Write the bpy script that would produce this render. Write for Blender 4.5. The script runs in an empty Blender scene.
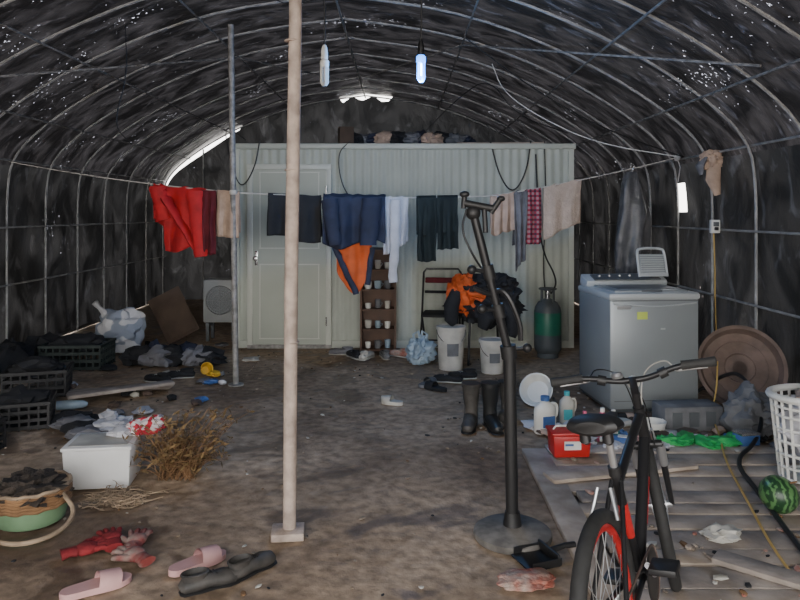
import bpy, bmesh, math, random
from mathutils import Vector, Matrix, noise
R=random.Random(7)
pi=math.pi
def V(*a): return Vector(a)
# ------------------------------------------------------------ materials
def mat(name,col,rough=.6,metal=0,var=.0,scale=8,bump=0.,col2=None,bscale=None,trans=0,alpha=1,emit=None,es=0,detail=6,lo=.35,hi=.65):
    m=bpy.data.materials.new(name); m.use_nodes=True
    nt=m.node_tree; b=nt.nodes['Principled BSDF']
    b.inputs['Roughness'].default_value=rough; b.inputs['Metallic'].default_value=metal
    c=(*col,1)
    if var>0 or col2:
        tc=nt.nodes.new('ShaderNodeTexCoord'); n=nt.nodes.new('ShaderNodeTexNoise')
        n.inputs['Scale'].default_value=scale; n.inputs['Detail'].default_value=detail
        nt.links.new(tc.outputs['Object'],n.inputs['Vector'])
        r=nt.nodes.new('ShaderNodeValToRGB')
        if col2 is None: col2=tuple(x*(1-var) for x in col)
        r.color_ramp.elements[0].position=lo; r.color_ramp.elements[1].position=hi
        r.color_ramp.elements[0].color=(*col2,1); r.color_ramp.elements[1].color=c
        nt.links.new(n.outputs['Fac'],r.inputs['Fac']); nt.links.new(r.outputs['Color'],b.inputs['Base Color'])
    else: b.inputs['Base Color'].default_value=c
    if bump>0:
        tc=nt.nodes.new('ShaderNodeTexCoord'); n=nt.nodes.new('ShaderNodeTexNoise')
        n.inputs['Scale'].default_value=bscale or scale*3; n.inputs['Detail'].default_value=5
        nt.links.new(tc.outputs['Object'],n.inputs['Vector'])
        bp=nt.nodes.new('ShaderNodeBump'); bp.inputs['Strength'].default_value=bump; bp.inputs['Distance'].default_value=.02
        nt.links.new(n.outputs['Fac'],bp.inputs['Height']); nt.links.new(bp.outputs['Normal'],b.inputs['Normal'])
    if trans: b.inputs['Transmission Weight'].default_value=trans
    if alpha<1: b.inputs['Alpha'].default_value=alpha
    if emit: b.inputs['Emission Color'].default_value=(*emit,1); b.inputs['Emission Strength'].default_value=es
    return m
M={}
def mk(k,*a,**kw): M[k]=mat(k,*a,**kw)
mk('galv',(.42,.415,.41),.5,.25,var=.35,scale=12)
mk('galvold',(.34,.325,.31),.6,.2,var=.5,scale=20)
mk('postpaint',(.50,.40,.34),.7,0,var=.4,scale=14,bump=.3)
mk('panel',(.43,.46,.405),.5,0,var=.12,scale=2.5)
mk('paneltrim',(.51,.54,.48),.45,0,var=.1,scale=3)
mk('doorp',(.40,.43,.37),.45,0,var=.1,scale=2)
mk('doorframe',(.57,.59,.53),.4,0,var=.1,scale=3)
mk('steel',(.6,.6,.6),.25,.9)
mk('black',(.014,.014,.015),.5)
mk('blackmetal',(.022,.022,.024),.35,.3)
mk('rubber',(.025,.025,.025),.75,0,var=.3,scale=30)
mk('dustrubber',(.19,.175,.16),.85,0,var=.5,scale=14)
mk('red',(.46,.02,.02),.35); mk('silver',(.55,.56,.58),.3,.8)
mk('c_red',(.52,.012,.018),.75,var=.35,scale=9); mk('c_dkred',(.13,.01,.02),.85,var=.4,scale=9)
mk('c_beige',(.48,.35,.27),.9,var=.25,scale=10,bump=.3); mk('c_black',(.014,.015,.019),.85,var=.4,scale=8)
mk('c_navy',(.022,.028,.06),.8,var=.4,scale=8); mk('c_orange',(.66,.11,.02),.7,var=.3,scale=8)
mk('c_white',(.54,.54,.58),.85,var=.2,scale=9); mk('c_green',(.011,.019,.019),.85,var=.4,scale=8)
mk('c_gray',(.18,.18,.20),.9,var=.4,scale=10); mk('c_towel',(.52,.42,.35),.95,var=.15,scale=20,bump=.4)
mk('wood',(.12,.06,.035),.6,var=.4,scale=6); mk('oldwood',(.42,.35,.29),.85,col2=(.22,.175,.14),scale=5,bump=.3)
mk('oldwood2',(.34,.29,.25),.9,col2=(.19,.16,.14),scale=7,bump=.3); mk('oldwood3',(.50,.42,.35),.85,col2=(.30,.24,.19),scale=6,bump=.3)
mk('white',(.70,.70,.67),.45,var=.08,scale=5); mk('whitedirty',(.55,.53,.48),.7,var=.35,scale=6,bump=.1)
mk('foam',(.66,.66,.66),.8,var=.12,scale=5,bump=.1)
mk('crate',(.03,.042,.038),.6,var=.4,scale=8); mk('crateblk',(.02,.02,.022),.6,var=.4,scale=8)
mk('twig',(.24,.13,.06),.9,var=.5,scale=10); mk('leaf',(.23,.145,.06),.9,var=.5,scale=12)
mk('straw',(.38,.28,.19),.95,var=.5,scale=12); mk('soil',(.05,.038,.03),.95,var=.5,scale=20,bump=.6)
mk('greenpl',(.15,.25,.14),.5,var=.3,scale=8); mk('greengas',(.02,.15,.09),.4,var=.3,scale=6); mk('graygas',(.08,.09,.095),.5,var=.3,scale=6)
mk('greencloth',(.03,.38,.10),.7,var=.3,scale=9)
mk('pink',(.58,.34,.33),.6,var=.15,scale=9); mk('pink2',(.6,.13,.22),.5); mk('teal',(.05,.33,.38),.45); mk('blue',(.05,.12,.32),.5)
mk('glove',(.25,.018,.022),.85,var=.4,scale=15,bump=.3); mk('glove2',(.22,.04,.035),.85,col2=(.27,.22,.19),scale=16)
mk('wash',(.27,.295,.31),.35,.25,var=.06,scale=3); mk('washd',(.11,.12,.13),.35,.2); mk('washl',(.41,.435,.45),.35,.1)
mk('acw',(.30,.31,.31),.5,var=.2,scale=4)
mk('yellow',(.60,.38,.03),.5); mk('cordyel',(.55,.36,.10),.5); mk('stickery',(.5,.6,.12),.6)
mk('rust',(.16,.11,.09),.8,col2=(.085,.06,.05),scale=7,bump=.2); mk('cardboard',(.085,.058,.042),.9,var=.3,scale=6)
mk('brick',(.36,.11,.075),.85,col2=(.42,.34,.29),scale=16,bump=.4); mk('bluebag',(.31,.40,.48),.4,var=.3,scale=7)
mk('rope',(.50,.48,.45),.8); mk('graycloth',(.17,.175,.19),.8,var=.4,scale=7); mk('plasticbag',(.12,.12,.13),.28,var=.5,scale=9,alpha=.8,bump=.5)
mk('pebble',(.34,.27,.21),.9,var=.5,scale=9); mk('boot',(.02,.021,.022),.4,var=.3,scale=9); mk('bootdirty',(.026,.025,.024),.6,col2=(.075,.068,.062),scale=12)
mk('bulbon',(.2,.5,1),.3,emit=(.03,.25,1),es=4.5); mk('bulbcore',(.9,.95,1),.3,emit=(.45,.75,1),es=25); mk('bulboff',(.62,.61,.58),.3)
def plaid():
    m=bpy.data.materials.new('plaid'); m.use_nodes=True; nt=m.node_tree; b=nt.nodes['Principled BSDF']; b.inputs['Roughness'].default_value=.9
    tc=nt.nodes.new('ShaderNodeTexCoord'); outs=[]
    for d in('X','Z'):
        w=nt.nodes.new('ShaderNodeTexWave'); w.bands_direction=d; w.inputs['Scale'].default_value=7; w.inputs['Distortion'].default_value=.5
        nt.links.new(tc.outputs['Object'],w.inputs['Vector']); r=nt.nodes.new('ShaderNodeMath'); r.operation='GREATER_THAN'; r.inputs[1].default_value=.55
        nt.links.new(w.outputs['Fac'],r.inputs[0]); outs.append(r)
    a=nt.nodes.new('ShaderNodeMath'); a.operation='ADD'; nt.links.new(outs[0].outputs[0],a.inputs[0]); nt.links.new(outs[1].outputs[0],a.inputs[1])
    h=nt.nodes.new('ShaderNodeMath'); h.operation='MULTIPLY'; h.inputs[1].default_value=.5; nt.links.new(a.outputs[0],h.inputs[0])
    r=nt.nodes.new('ShaderNodeValToRGB'); e=r.color_ramp.elements; e[0].color=(.34,.22,.24,1); e[1].color=(.05,.02,.04,1); e[1].position=1
    k=e.new(.5); k.color=(.30,.03,.06,1); r.color_ramp.interpolation='CONSTANT'
    nt.links.new(h.outputs[0],r.inputs['Fac']); nt.links.new(r.outputs['Color'],b.inputs['Base Color']); return m
M['plaid']=plaid()
def melonm():
    m=bpy.data.materials.new('melon_rind'); m.use_nodes=True; nt=m.node_tree; b=nt.nodes['Principled BSDF']; b.inputs['Roughness'].default_value=.35
    tc=nt.nodes.new('ShaderNodeTexCoord'); w=nt.nodes.new('ShaderNodeTexWave'); w.inputs['Scale'].default_value=9; w.inputs['Distortion'].default_value=6; w.inputs['Detail Scale'].default_value=3
    nt.links.new(tc.outputs['Object'],w.inputs['Vector']); r=nt.nodes.new('ShaderNodeValToRGB'); e=r.color_ramp.elements
    e[0].color=(.015,.05,.02,1); e[1].color=(.09,.20,.07,1); e[0].position=.4; e[1].position=.75
    nt.links.new(w.outputs['Fac'],r.inputs['Fac']); nt.links.new(r.outputs['Color'],b.inputs['Base Color']); return m
M['melon']=melonm()
# tunnel cover: dusty black shade cloth, slightly translucent, pin holes, crease streaks running with the ribs
def coverm(name,dark,mid,fleck,flo,fhi,hole,trans,tcol,stretch):
    m=bpy.data.materials.new(name); m.use_nodes=True; nt=m.node_tree; N=nt.nodes; L=nt.links; b=N['Principled BSDF']; out=N['Material Output']
    b.inputs['Roughness'].default_value=.5
    tc=N.new('ShaderNodeTexCoord'); mp=N.new('ShaderNodeMapping'); mp.inputs['Scale'].default_value=stretch; L.new(tc.outputs['Object'],mp.inputs['Vector'])
    def nz(s,d,dis=0,st=False):
        n=N.new('ShaderNodeTexNoise'); n.inputs['Scale'].default_value=s; n.inputs['Detail'].default_value=d; n.inputs['Distortion'].default_value=dis
        L.new((mp if st else tc).outputs['Vector' if st else 'Object'],n.inputs['Vector']); return n
    a=nz(1.6,8,.6,True); r=N.new('ShaderNodeValToRGB'); r.color_ramp.elements[0].position=.40; r.color_ramp.elements[1].position=.68
    r.color_ramp.elements[0].color=(*dark,1); r.color_ramp.elements[1].color=(*mid,1); L.new(a.outputs['Fac'],r.inputs['Fac'])
    c=nz(5,10,.8,True); r2=N.new('ShaderNodeValToRGB'); r2.color_ramp.elements[0].position=flo; r2.color_ramp.elements[1].position=fhi; L.new(c.outputs['Fac'],r2.inputs['Fac'])
    mx=N.new('ShaderNodeMixRGB'); mx.inputs[2].default_value=(*fleck,1); L.new(r2.outputs['Color'],mx.inputs[0]); L.new(r.outputs['Color'],mx.inputs[1]); L.new(mx.outputs[0],b.inputs['Base Color'])
    bp=N.new('ShaderNodeBump'); bp.inputs['Strength'].default_value=.8; bp.inputs['Distance'].default_value=.05; L.new(nz(4,7,.6,True).outputs['Fac'],bp.inputs['Height']); L.new(bp.outputs['Normal'],b.inputs['Normal'])
    tl=N.new('ShaderNodeBsdfTranslucent'); tm=N.new('ShaderNodeMixRGB'); tm.blend_type='MULTIPLY'; tm.inputs[0].default_value=1; tm.inputs[2].default_value=(*tcol,1)
    tr=N.new('ShaderNodeValToRGB'); tr.color_ramp.elements[0].position=.42; tr.color_ramp.elements[1].position=.75; tr.color_ramp.elements[0].color=(.12,.12,.12,1)
    L.new(nz(2.5,9,1.0,True).outputs['Fac'],tr.inputs['Fac']); L.new(tr.outputs['Color'],tm.inputs[1]); L.new(tm.outputs[0],tl.inputs['Color'])
    ad=N.new('ShaderNodeMixShader'); ad.inputs[0].default_value=trans; L.new(b.outputs[0],ad.inputs[1]); L.new(tl.outputs[0],ad.inputs[2])
    h=nz(34,3,.5); big=nz(1.1,3); mul=N.new('ShaderNodeMath'); mul.operation='ADD'; L.new(h.outputs['Fac'],mul.inputs[0])
    m2=N.new('ShaderNodeMath'); m2.operation='MULTIPLY'; m2.inputs[1].default_value=.6; L.new(big.outputs['Fac'],m2.inputs[0]); L.new(m2.outputs[0],mul.inputs[1])
    g=N.new('ShaderNodeMath'); g.operation='GREATER_THAN'; g.inputs[1].default_value=hole; L.new(mul.outputs[0],g.inputs[0])
    t=N.new('ShaderNodeBsdfTransparent'); t.inputs['Color'].default_value=(.22,.23,.27,1); ms=N.new('ShaderNodeMixShader'); L.new(g.outputs[0],ms.inputs[0]); L.new(ad.outputs[0],ms.inputs[1]); L.new(t.outputs[0],ms.inputs[2]); L.new(ms.outputs[0],out.inputs['Surface'])
    return m
M['cover']=coverm('shade_cover',(.011,.0105,.0105),(.034,.031,.032),(.33,.31,.32),.59,.76,1.06,.065,(.15,.14,.15),(1,2.2,1))
M['coverwall']=coverm('shade_cover_wall',(.011,.011,.0115),(.036,.036,.037),(.20,.20,.21),.57,.75,1.12,.07,(.13,.13,.135),(1,1,.6))
def floorm():
    m=bpy.data.materials.new('packed_dirt'); m.use_nodes=True; nt=m.node_tree; N=nt.nodes; L=nt.links; b=N['Principled BSDF']
    tc=N.new('ShaderNodeTexCoord')
    def nz(s,d,dis=0):
        n=N.new('ShaderNodeTexNoise'); n.inputs['Scale'].default_value=s; n.inputs['Detail'].default_value=d; n.inputs['Distortion'].default_value=dis
        L.new(tc.outputs['Object'],n.inputs['Vector']); return n
    a=nz(.8,10,.6); r=N.new('ShaderNodeValToRGB'); e=r.color_ramp.elements; e[0].position=.36; e[1].position=.64
    e[0].color=(.185,.125,.083,1); e[1].color=(.47,.355,.255,1); k=e.new(.48); k.color=(.35,.255,.175,1); L.new(a.outputs['Fac'],r.inputs['Fac'])
    f=nz(16,9); r2=N.new('ShaderNodeValToRGB'); r2.color_ramp.elements[0].position=.3; r2.color_ramp.elements[1].position=.7
    r2.color_ramp.elements[0].color=(.55,.53,.5,1); r2.color_ramp.elements[1].color=(1.15,1.15,1.15,1); L.new(f.outputs['Fac'],r2.inputs['Fac'])
    mx=N.new('ShaderNodeMixRGB'); mx.blend_type='MULTIPLY'; mx.inputs[0].default_value=1; L.new(r.outputs['Color'],mx.inputs[1]); L.new(r2.outputs['Color'],mx.inputs[2])
    s=nz(1.7,6,1.4); r3=N.new('ShaderNodeValToRGB'); r3.color_ramp.elements[0].position=.54; r3.color_ramp.elements[1].position=.61; L.new(s.outputs['Fac'],r3.inputs['Fac'])
    mx2=N.new('ShaderNodeMixRGB'); mx2.inputs[2].default_value=(.10,.066,.045,1); ml=N.new('ShaderNodeMath'); ml.operation='MULTIPLY'; ml.inputs[1].default_value=.68
    L.new(r3.outputs['Color'],ml.inputs[0]); L.new(ml.outputs[0],mx2.inputs[0]); L.new(mx.outputs[0],mx2.inputs[1]); L.new(mx2.outputs[0],b.inputs['Base Color'])
    rr=N.new('ShaderNodeMapRange'); rr.inputs[3].default_value=.85; rr.inputs[4].default_value=.48; L.new(r3.outputs['Color'],rr.inputs[0]); L.new(rr.outputs[0],b.inputs['Roughness'])
    bp=N.new('ShaderNodeBump'); bp.inputs['Strength'].default_value=.6; bp.inputs['Distance'].default_value=.03; L.new(nz(9,9).outputs['Fac'],bp.inputs['Height']); L.new(bp.outputs['Normal'],b.inputs['Normal'])
    return m
M['floor']=floorm()
# ------------------------------------------------------------ mesh builder
class MB:
    def __init__(s,name): s.name=name; s.v=[]; s.f=[]; s.mi=[]; s.mats=[]
    def m(s,k):
        if k not in s.mats: s.mats.append(k)
        return s.mats.index(k)
    def add(s,vs,fs,k):
        o=len(s.v); s.v+= [Vector(p) for p in vs]; i=s.m(k)
        for f in fs: s.f.append([a+o for a in f]); s.mi.append(i)
    def box(s,c,sz,k,rot=None,bev=0,taper=1):
        bm=bmesh.new(); bmesh.ops.create_cube(bm,size=1)
        for v in bm.verts:
            t=taper if v.co.z<0 else 1
            v.co=Vector((v.co.x*sz[0]*t,v.co.y*sz[1]*t,v.co.z*sz[2]))
        if bev: bmesh.ops.bevel(bm,geom=bm.edges[:],offset=bev,segments=2,affect='EDGES',profile=.5)
        mt=Matrix.Translation(c)@(rot if rot else Matrix())
        bm.verts.index_update()
        s.add([mt@v.co for v in bm.verts],[[v.index for v in f.verts] for f in bm.faces],k); bm.free()
    def tube(s,pts,r,k,seg=8,closed=False,flat=1):
        pts=[Vector(p) for p in pts]; n=len(pts); rs=r if isinstance(r,(list,tuple)) else [r]*n
        vs=[];fs=[]; up=None
        for i,p in enumerate(pts):
            if closed: t=(pts[(i+1)%n]-pts[i-1])
            else: t=pts[min(i+1,n-1)]-pts[max(i-1,0)]
            t=t.normalized() if t.length>1e-9 else V(0,0,1)
            if up is None:
                up=V(0,0,1) if abs(t.z)<.9 else V(0,1,0)
            a=t.cross(up)
            if a.length<1e-4: a=t.cross(V(1,0,0))
            a.normalize(); b=a.cross(t).normalized(); up=b
            for j in range(seg):
                th=2*pi*j/seg; vs.append(p+a*math.cos(th)*rs[i]+b*math.sin(th)*rs[i]*flat)
        m=n if closed else n-1
        for i in range(m):
            for j in range(seg):
                i2=(i+1)%n; fs.append([i*seg+j,i*seg+(j+1)%seg,i2*seg+(j+1)%seg,i2*seg+j])
        if not closed: fs.append(list(range(seg))[::-1]); fs.append([(n-1)*seg+j for j in range(seg)])
        s.add(vs,fs,k)
    def cyl(s,a,b,r,k,seg=12,r2=None): s.tube([a,b],[r,r if r2 is None else r2],k,seg)
    def lathe(s,prof,k,mt=None,seg=24,sx=1,sy=1):
        vs=[];fs=[]; mt=mt or Matrix()
        for r,z in prof:
            for j in range(seg):
                t=2*pi*j/seg; vs.append(mt@V(r*math.cos(t)*sx,r*math.sin(t)*sy,z))
        for i in range(len(prof)-1):
            for j in range(seg): fs.append([i*seg+j,i*seg+(j+1)%seg,(i+1)*seg+(j+1)%seg,(i+1)*seg+j])
        fs.append(list(range(seg))[::-1]); fs.append([(len(prof)-1)*seg+j for j in range(seg)])
        s.add(vs,fs,k)
    def blob(s,c,sz,k,amp=0,freq=3,seed=0,sub=3,rot=None,flatz=None,fold=0):
        bm=bmesh.new(); bmesh.ops.create_icosphere(bm,subdivisions=sub,radius=1)
        mt=Matrix.Translation(c)@(rot if rot else Matrix())
        vs=[]
        for v in bm.verts:
            p=v.co.copy(); q=p*freq+V(seed*3.1,seed*1.7,seed)
            d=amp*noise.fractal(q,1,2,4)
            if fold: d+=fold*(abs(noise.noise(q*1.4))-.25)
            p*=1+d; w=mt@V(p.x*sz[0],p.y*sz[1],p.z*sz[2])
            if flatz is not None and w.z<flatz: w.z=flatz+ (w.z-flatz)*.03
            vs.append(w)
        bm.verts.index_update(); s.add(vs,[[v.index for v in f.verts] for f in bm.faces],k); bm.free()
    def grid(s,fn,nu,nv,k,skip=None):
        vs=[fn(i/nu,j/nv) for i in range(nu+1) for j in range(nv+1)]; fs=[]
        for i in range(nu):
            for j in range(nv):
                if skip and skip(vs[i*(nv+1)+j]): continue
                fs.append([i*(nv+1)+j,(i+1)*(nv+1)+j,(i+1)*(nv+1)+j+1,i*(nv+1)+j+1])
        s.add(vs,fs,k)
    def done(s,mt=None,angle=38,solid=0,origin=None):
        me=bpy.data.meshes.new(s.name)
        if mt is not None: vs=[mt@v for v in s.v]
        else: vs=s.v
        if origin is None:
            xs=[v.x for v in vs]; ys=[v.y for v in vs]; zs=[v.z for v in vs]
            origin=V((min(xs)+max(xs))/2,(min(ys)+max(ys))/2,min(zs))
        me.from_pydata([tuple(v-origin) for v in vs],[],s.f)
        for k in s.mats: me.materials.append(M[k])
        for p,i in zip(me.polygons,s.mi): p.material_index=i; p.use_smooth=True
        bm=bmesh.new(); bm.from_mesh(me); bmesh.ops.recalc_face_normals(bm,faces=bm.faces[:]); bm.to_mesh(me); bm.free()
        me.set_sharp_from_angle(angle=math.radians(angle))
        o=bpy.data.objects.new(s.name,me); o.location=origin; bpy.context.scene.collection.objects.link(o)
        if solid:
            md=o.modifiers.new('thick','SOLIDIFY'); md.thickness=solid; md.offset=0
        return o
def T(x,y,z=0,rz=0,rx=0,ry=0): return Matrix.Translation((x,y,z))@Matrix.Rotation(rz,4,'Z')@Matrix.Rotation(ry,4,'Y')@Matrix.Rotation(rx,4,'X')
def RZ(a): return Matrix.Rotation(a,4,'Z')
def RX(a): return Matrix.Rotation(a,4,'X')
def RY(a): return Matrix.Rotation(a,4,'Y')
def smooth(pts,it=3):
    pts=[Vector(p) for p in pts]
    for _ in range(it):
        q=[pts[0]]
        for a,b in zip(pts,pts[1:]): q+= [a*.75+b*.25,a*.25+b*.75]
        q.append(pts[-1]); pts=q
    return pts
# ------------------------------------------------------------ shell
CX=-.6; Y0=-1.5; Y1=12.3
half=[(3.5,0),(3.5,.6),(3.5,1.2),(3.5,1.75),(3.44,2.1),(3.05,2.47),(2.3,2.93),(1.2,3.37),(0,3.53)]
h3=smooth([V(a,0,b) for a,b in half],3)
prof=[V(p.x,0,p.z) for p in h3]+[V(-p.x,0,p.z) for p in h3[::-1][1:]]
def P(i,y): return V(CX+prof[i].x,y,prof[i].z)
NI=len(prof)
iw=next(i for i in range(NI) if prof[i].z>1.95)
fl=MB('floor')
def ff(u,v):
    x=-8+u*16; y=-8+v*24
    z=-.004-.012*abs(noise.fractal(V(x*.9,y*.9,0),1,2,3))
    return V(x,y,z)
fl.grid(ff,120,160,'floor'); fl.done()
def cover(name,i0,i1,k,skip=None):
    mb=MB(name); ny=130
    n=i1-i0
    def fn(u,v):
        i=i0+round(u*n); y=Y0+(Y1-Y0)*v; p=P(i,y)
        c=V(CX,y,1.4); d=(p-c); d.normalize()
        ph=(y-Y0)/.8*pi
        o=.022+.05*abs(math.sin(ph))*.6+.03*(noise.noise(V(p.x*1.3,y*1.5,p.z*1.3))+.5)
        if p.z<.05: o=.03; d=V(1 if p.x>CX else -1,0,0)
        return p+d*o
    mb.grid(fn,n,ny,k,skip); mb.done(angle=80)
cover('wall_right',0,iw,'coverwall',skip=lambda p: 7.15<p.y<7.35 and 1.5<p.z<1.8)
cover('wall_left',NI-1-iw,NI-1,'coverwall')
cover('ceiling',iw,NI-1-iw,'cover')
wb=MB('wall_back')
for i in range(NI-1):
    a,b=P(i,Y1-.1),P(i+1,Y1-.1)
    def low(p):
        x=p.x; g=-.12
        if -4.12<x<-2.75 and p.z>1.85: g=.07*math.sin(min(1,max(0,(x+4.12)/1.37))*pi)
        if -1.0<x<-.2: g=.02+.04*math.sin(x*17)
        xx=p.x+(.12 if p.x>CX+3.3 else (-.12 if p.x<CX-3.3 and g<0 else 0))
        return V(xx,p.y,max(0,p.z-g))
    a,b=low(a),low(b)
    wb.add([V(a.x,a.y,-.05),V(b.x,b.y,-.05),b,a],[[0,1,2,3]],'coverwall')
wb.done()
fr=MB('greenhouse_hoop_frame')
y=Y0
while y<Y1:
    pts=[P(i,y)*1 for i in range(0,NI,2)]
    if pts[-1]!=P(NI-1,y): pts.append(P(NI-1,y))
    fr.tube(pts,.0125,'galv',6); y+=.8
def idx(u,side=1):
    h=[i for i in range(NI) if prof[i].x*side>=0]
    return min(h,key=lambda i:abs(abs(prof[i].x)-u)+(0 if prof[i].z>1.9 else 9))
for side in(1,-1):
    for u in(3.05,2.3,1.3):
        i=idx(u,side); p=P(i,0); fr.cyl((p.x,Y0,p.z-.02),(p.x,Y1-.15,p.z-.02),.010,'galvold',6)
    X=CX+side*3.47
    for z in(.75,1.35,2.05): fr.cyl((X,Y0,z),(X,Y1-.15,z),.011,'galv',6)
fr.cyl((CX,Y0,3.5),(CX,Y1-.15,3.5),.013,'galv',6)
fr.tube([P(idx(3.0,1),4.6)-V(0,0,.04),P(idx(1.3,1),7.4)-V(0,0,.04),P(idx(.2,1),10)-V(0,0,.04)],.010,'galvold',6)
fr.tube([P(idx(3.0,-1),5.2)-V(0,0,.04),P(idx(1.3,-1),8.)-V(0,0,.04),P(idx(.2,-1),10.4)-V(0,0,.04)],.010,'galvold',6)
for x in(-3.4,-2.4,1.2,2.2): fr.cyl((x,Y1-.2,0),(x,Y1-.2,2.6),.014,'galv',6)
fr.done()
# posts
p=MB('wooden_post'); p.tube([(-.515,3.26,.03),(-.505,3.25,1.2),(-.487,3.26,2.4),(-.48,3.26,3.48)],[.031,.032,.030,.029],'postpaint',14)
p.box((-.52,3.25,.018),(.15,.13,.036),'postpaint',RZ(.1),.006)
for z in(.9,1.7,2.3): p.lathe([(.032,-.004),(.036,0),(.032,.004)],'postpaint',T(-.503,3.255,z),14)
p.done()
p=MB('steel_post'); p.cyl((-1.43,6.1,0),(-1.475,6.1,3.14),.026,'galvold',12); p.lathe([(.07,0),(.07,.01),(.03,.012)],'galvold',T(-1.43,6.1,0),12); p.done()
# ------------------------------------------------------------ cabin
cb=MB('prefab_cabin'); xa,xb=-1.83,1.92; yf=7.80; H=2.22
cb.box(((xa+xb)/2,yf+1.25,H/2),(xb-xa,2.46,H),'panel')
x=xa; per=.094
prs=[]
while x<xb-.01:
    prs+= [(x,0),(x+.012,-.009),(x+.05,-.009),(x+.062,0)]; x+=per
prs.append((xb,0))
vs=[];fs=[]
for q in prs: vs+=[V(q[0],yf+.0+q[1],.05),V(q[0],yf+q[1],H)]
for i in range(len(prs)-1): fs.append([2*i,2*i+2,2*i+3,2*i+1])
cb.add(vs,fs,'panel')
cb.box(((xa+xb)/2,yf+1.22,H+.02),(xb-xa+.06,2.56,.06),'paneltrim',None,.008)
cb.box((xa+.02,yf-.015,H/2),(.06,.04,H),'paneltrim'); cb.box((xb-.02,yf-.015,H/2),(.06,.04,H),'paneltrim')
cb.box(((xa+xb)/2,yf-.012,.04),(xb-xa,.035,.08),'paneltrim')
cb.done()
d=MB('door_1'); dx0,dx1=-1.69,-.76; dz=2.04; yd=yf-.03
d.box((dx0+.03,yd,dz/2),(.06,.06,dz),'doorframe',None,.004); d.box((dx1-.03,yd,dz/2),(.06,.06,dz),'doorframe',None,.004)
d.box(((dx0+dx1)/2,yd,dz-.03),(dx1-dx0,.062,.06),'doorframe',None,.004); d.box(((dx0+dx1)/2,yd,.02),(dx1-dx0,.062,.04),'galvold')
d.box(((dx0+dx1)/2,yd+.002,dz/2),(dx1-dx0-.1,.04,dz-.1),'doorp')
w=dx1-dx0-.14
for zc,hh in((1.53,.84),(.52,.82)):
    xc=(dx0+dx1)/2
    for sx in(-1,1): d.box((xc+sx*(w/2-.07),yd-.02,zc),(.012,.008,hh),'doorframe')
    for sz in(-1,1): d.box((xc,yd-.02,zc+sz*hh/2),(w-.12,.008,.012),'doorframe')
d.box((dx0+.1,yd-.022,1.0),(.035,.012,.16),'steel',None,.003); d.lathe([(.012,0),(.012,.03),(.028,.04),(.026,.065),(.01,.07)],'steel',T(dx0+.1,yd-.025,1.0,rx=pi/2),16)
for z in(.3,1.75): d.cyl((dx1-.055,yd-.035,z-.05),(dx1-.055,yd-.035,z+.05),.009,'steel')
d.done()
o=MB('rooftop_tarp_bundle')
for i in range(11): o.blob((.0+i*.13-.55,8.1+R.uniform(-.1,.2),H+.12),(.14,.16,.08+.03*R.random()),['c_black','graycloth','c_navy','c_beige'][i%4],.3,3,i,3,None,H+.055,.3)
o.done()
o=MB('cardboard_box'); o.box((-.62,8.0,H+.155),(.16,.2,.20),'cardboard',RZ(.2),.004); o.box((-.62,8.0,H+.257),(.17,.05,.006),'straw',RZ(.2)); o.done()
o=MB('scrap_timber')
for i in range(5): o.box((1.15+i*.03,7.95+i*.09,H+.066+.001*i),(1.0,.06,.03),'oldwood',RZ(.03*i-.05))
o.done()
# ------------------------------------------------------------ lamps
def bulb(name,x,y,z,on):
    b=MB(name); apex=3.44
    b.tube([(x,y,z+.16),(x+.004,y,z+.4),(x-.01,y,z+.7),(x*.6+CX*.4,y,apex)],.006,'black',6)
    b.lathe([(.012,.17),(.02,.15),(.024,.12),(.026,.07),(.02,.065)],'black' if on else 'white',T(x,y,z),14)
    b.lathe([(.02,.07),(.034,.055),(.034,.02),(.03,.01)],'bulbon' if on else 'white',T(x,y,z),16)
    k='bulbon' if on else 'bulboff'
    for j in range(4):
        a=j*pi/2+.4; r=.02
        b.tube([(x+r*math.cos(a)*1.1,y+r*math.sin(a)*1.1,z+.02),(x+r*math.cos(a)*1.1,y+r*math.sin(a)*1.1,z-.1),(x+r*.4*math.cos(a),y+r*.4*math.sin(a),z-.118)],.0105,k,8)
    if on: b.cyl((x,y-.034,z-.0),(x,y-.034,z-.085),.006,'bulbcore',8)
    b.done()
bulb('hanging_light_bulb',.15,5.0,2.56,True)
bulb('hanging_light_bulb.001',-.54,5.0,2.53,False)
L=bpy.data.lights.new('bulb_glow','POINT'); L.energy=60; L.color=(.2,.48,1); L.shadow_soft_size=.05
lo=bpy.data.objects.new('bulb_glow',L); lo.location=(.15,5.0,2.36); bpy.context.scene.collection.objects.link(lo)
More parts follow.
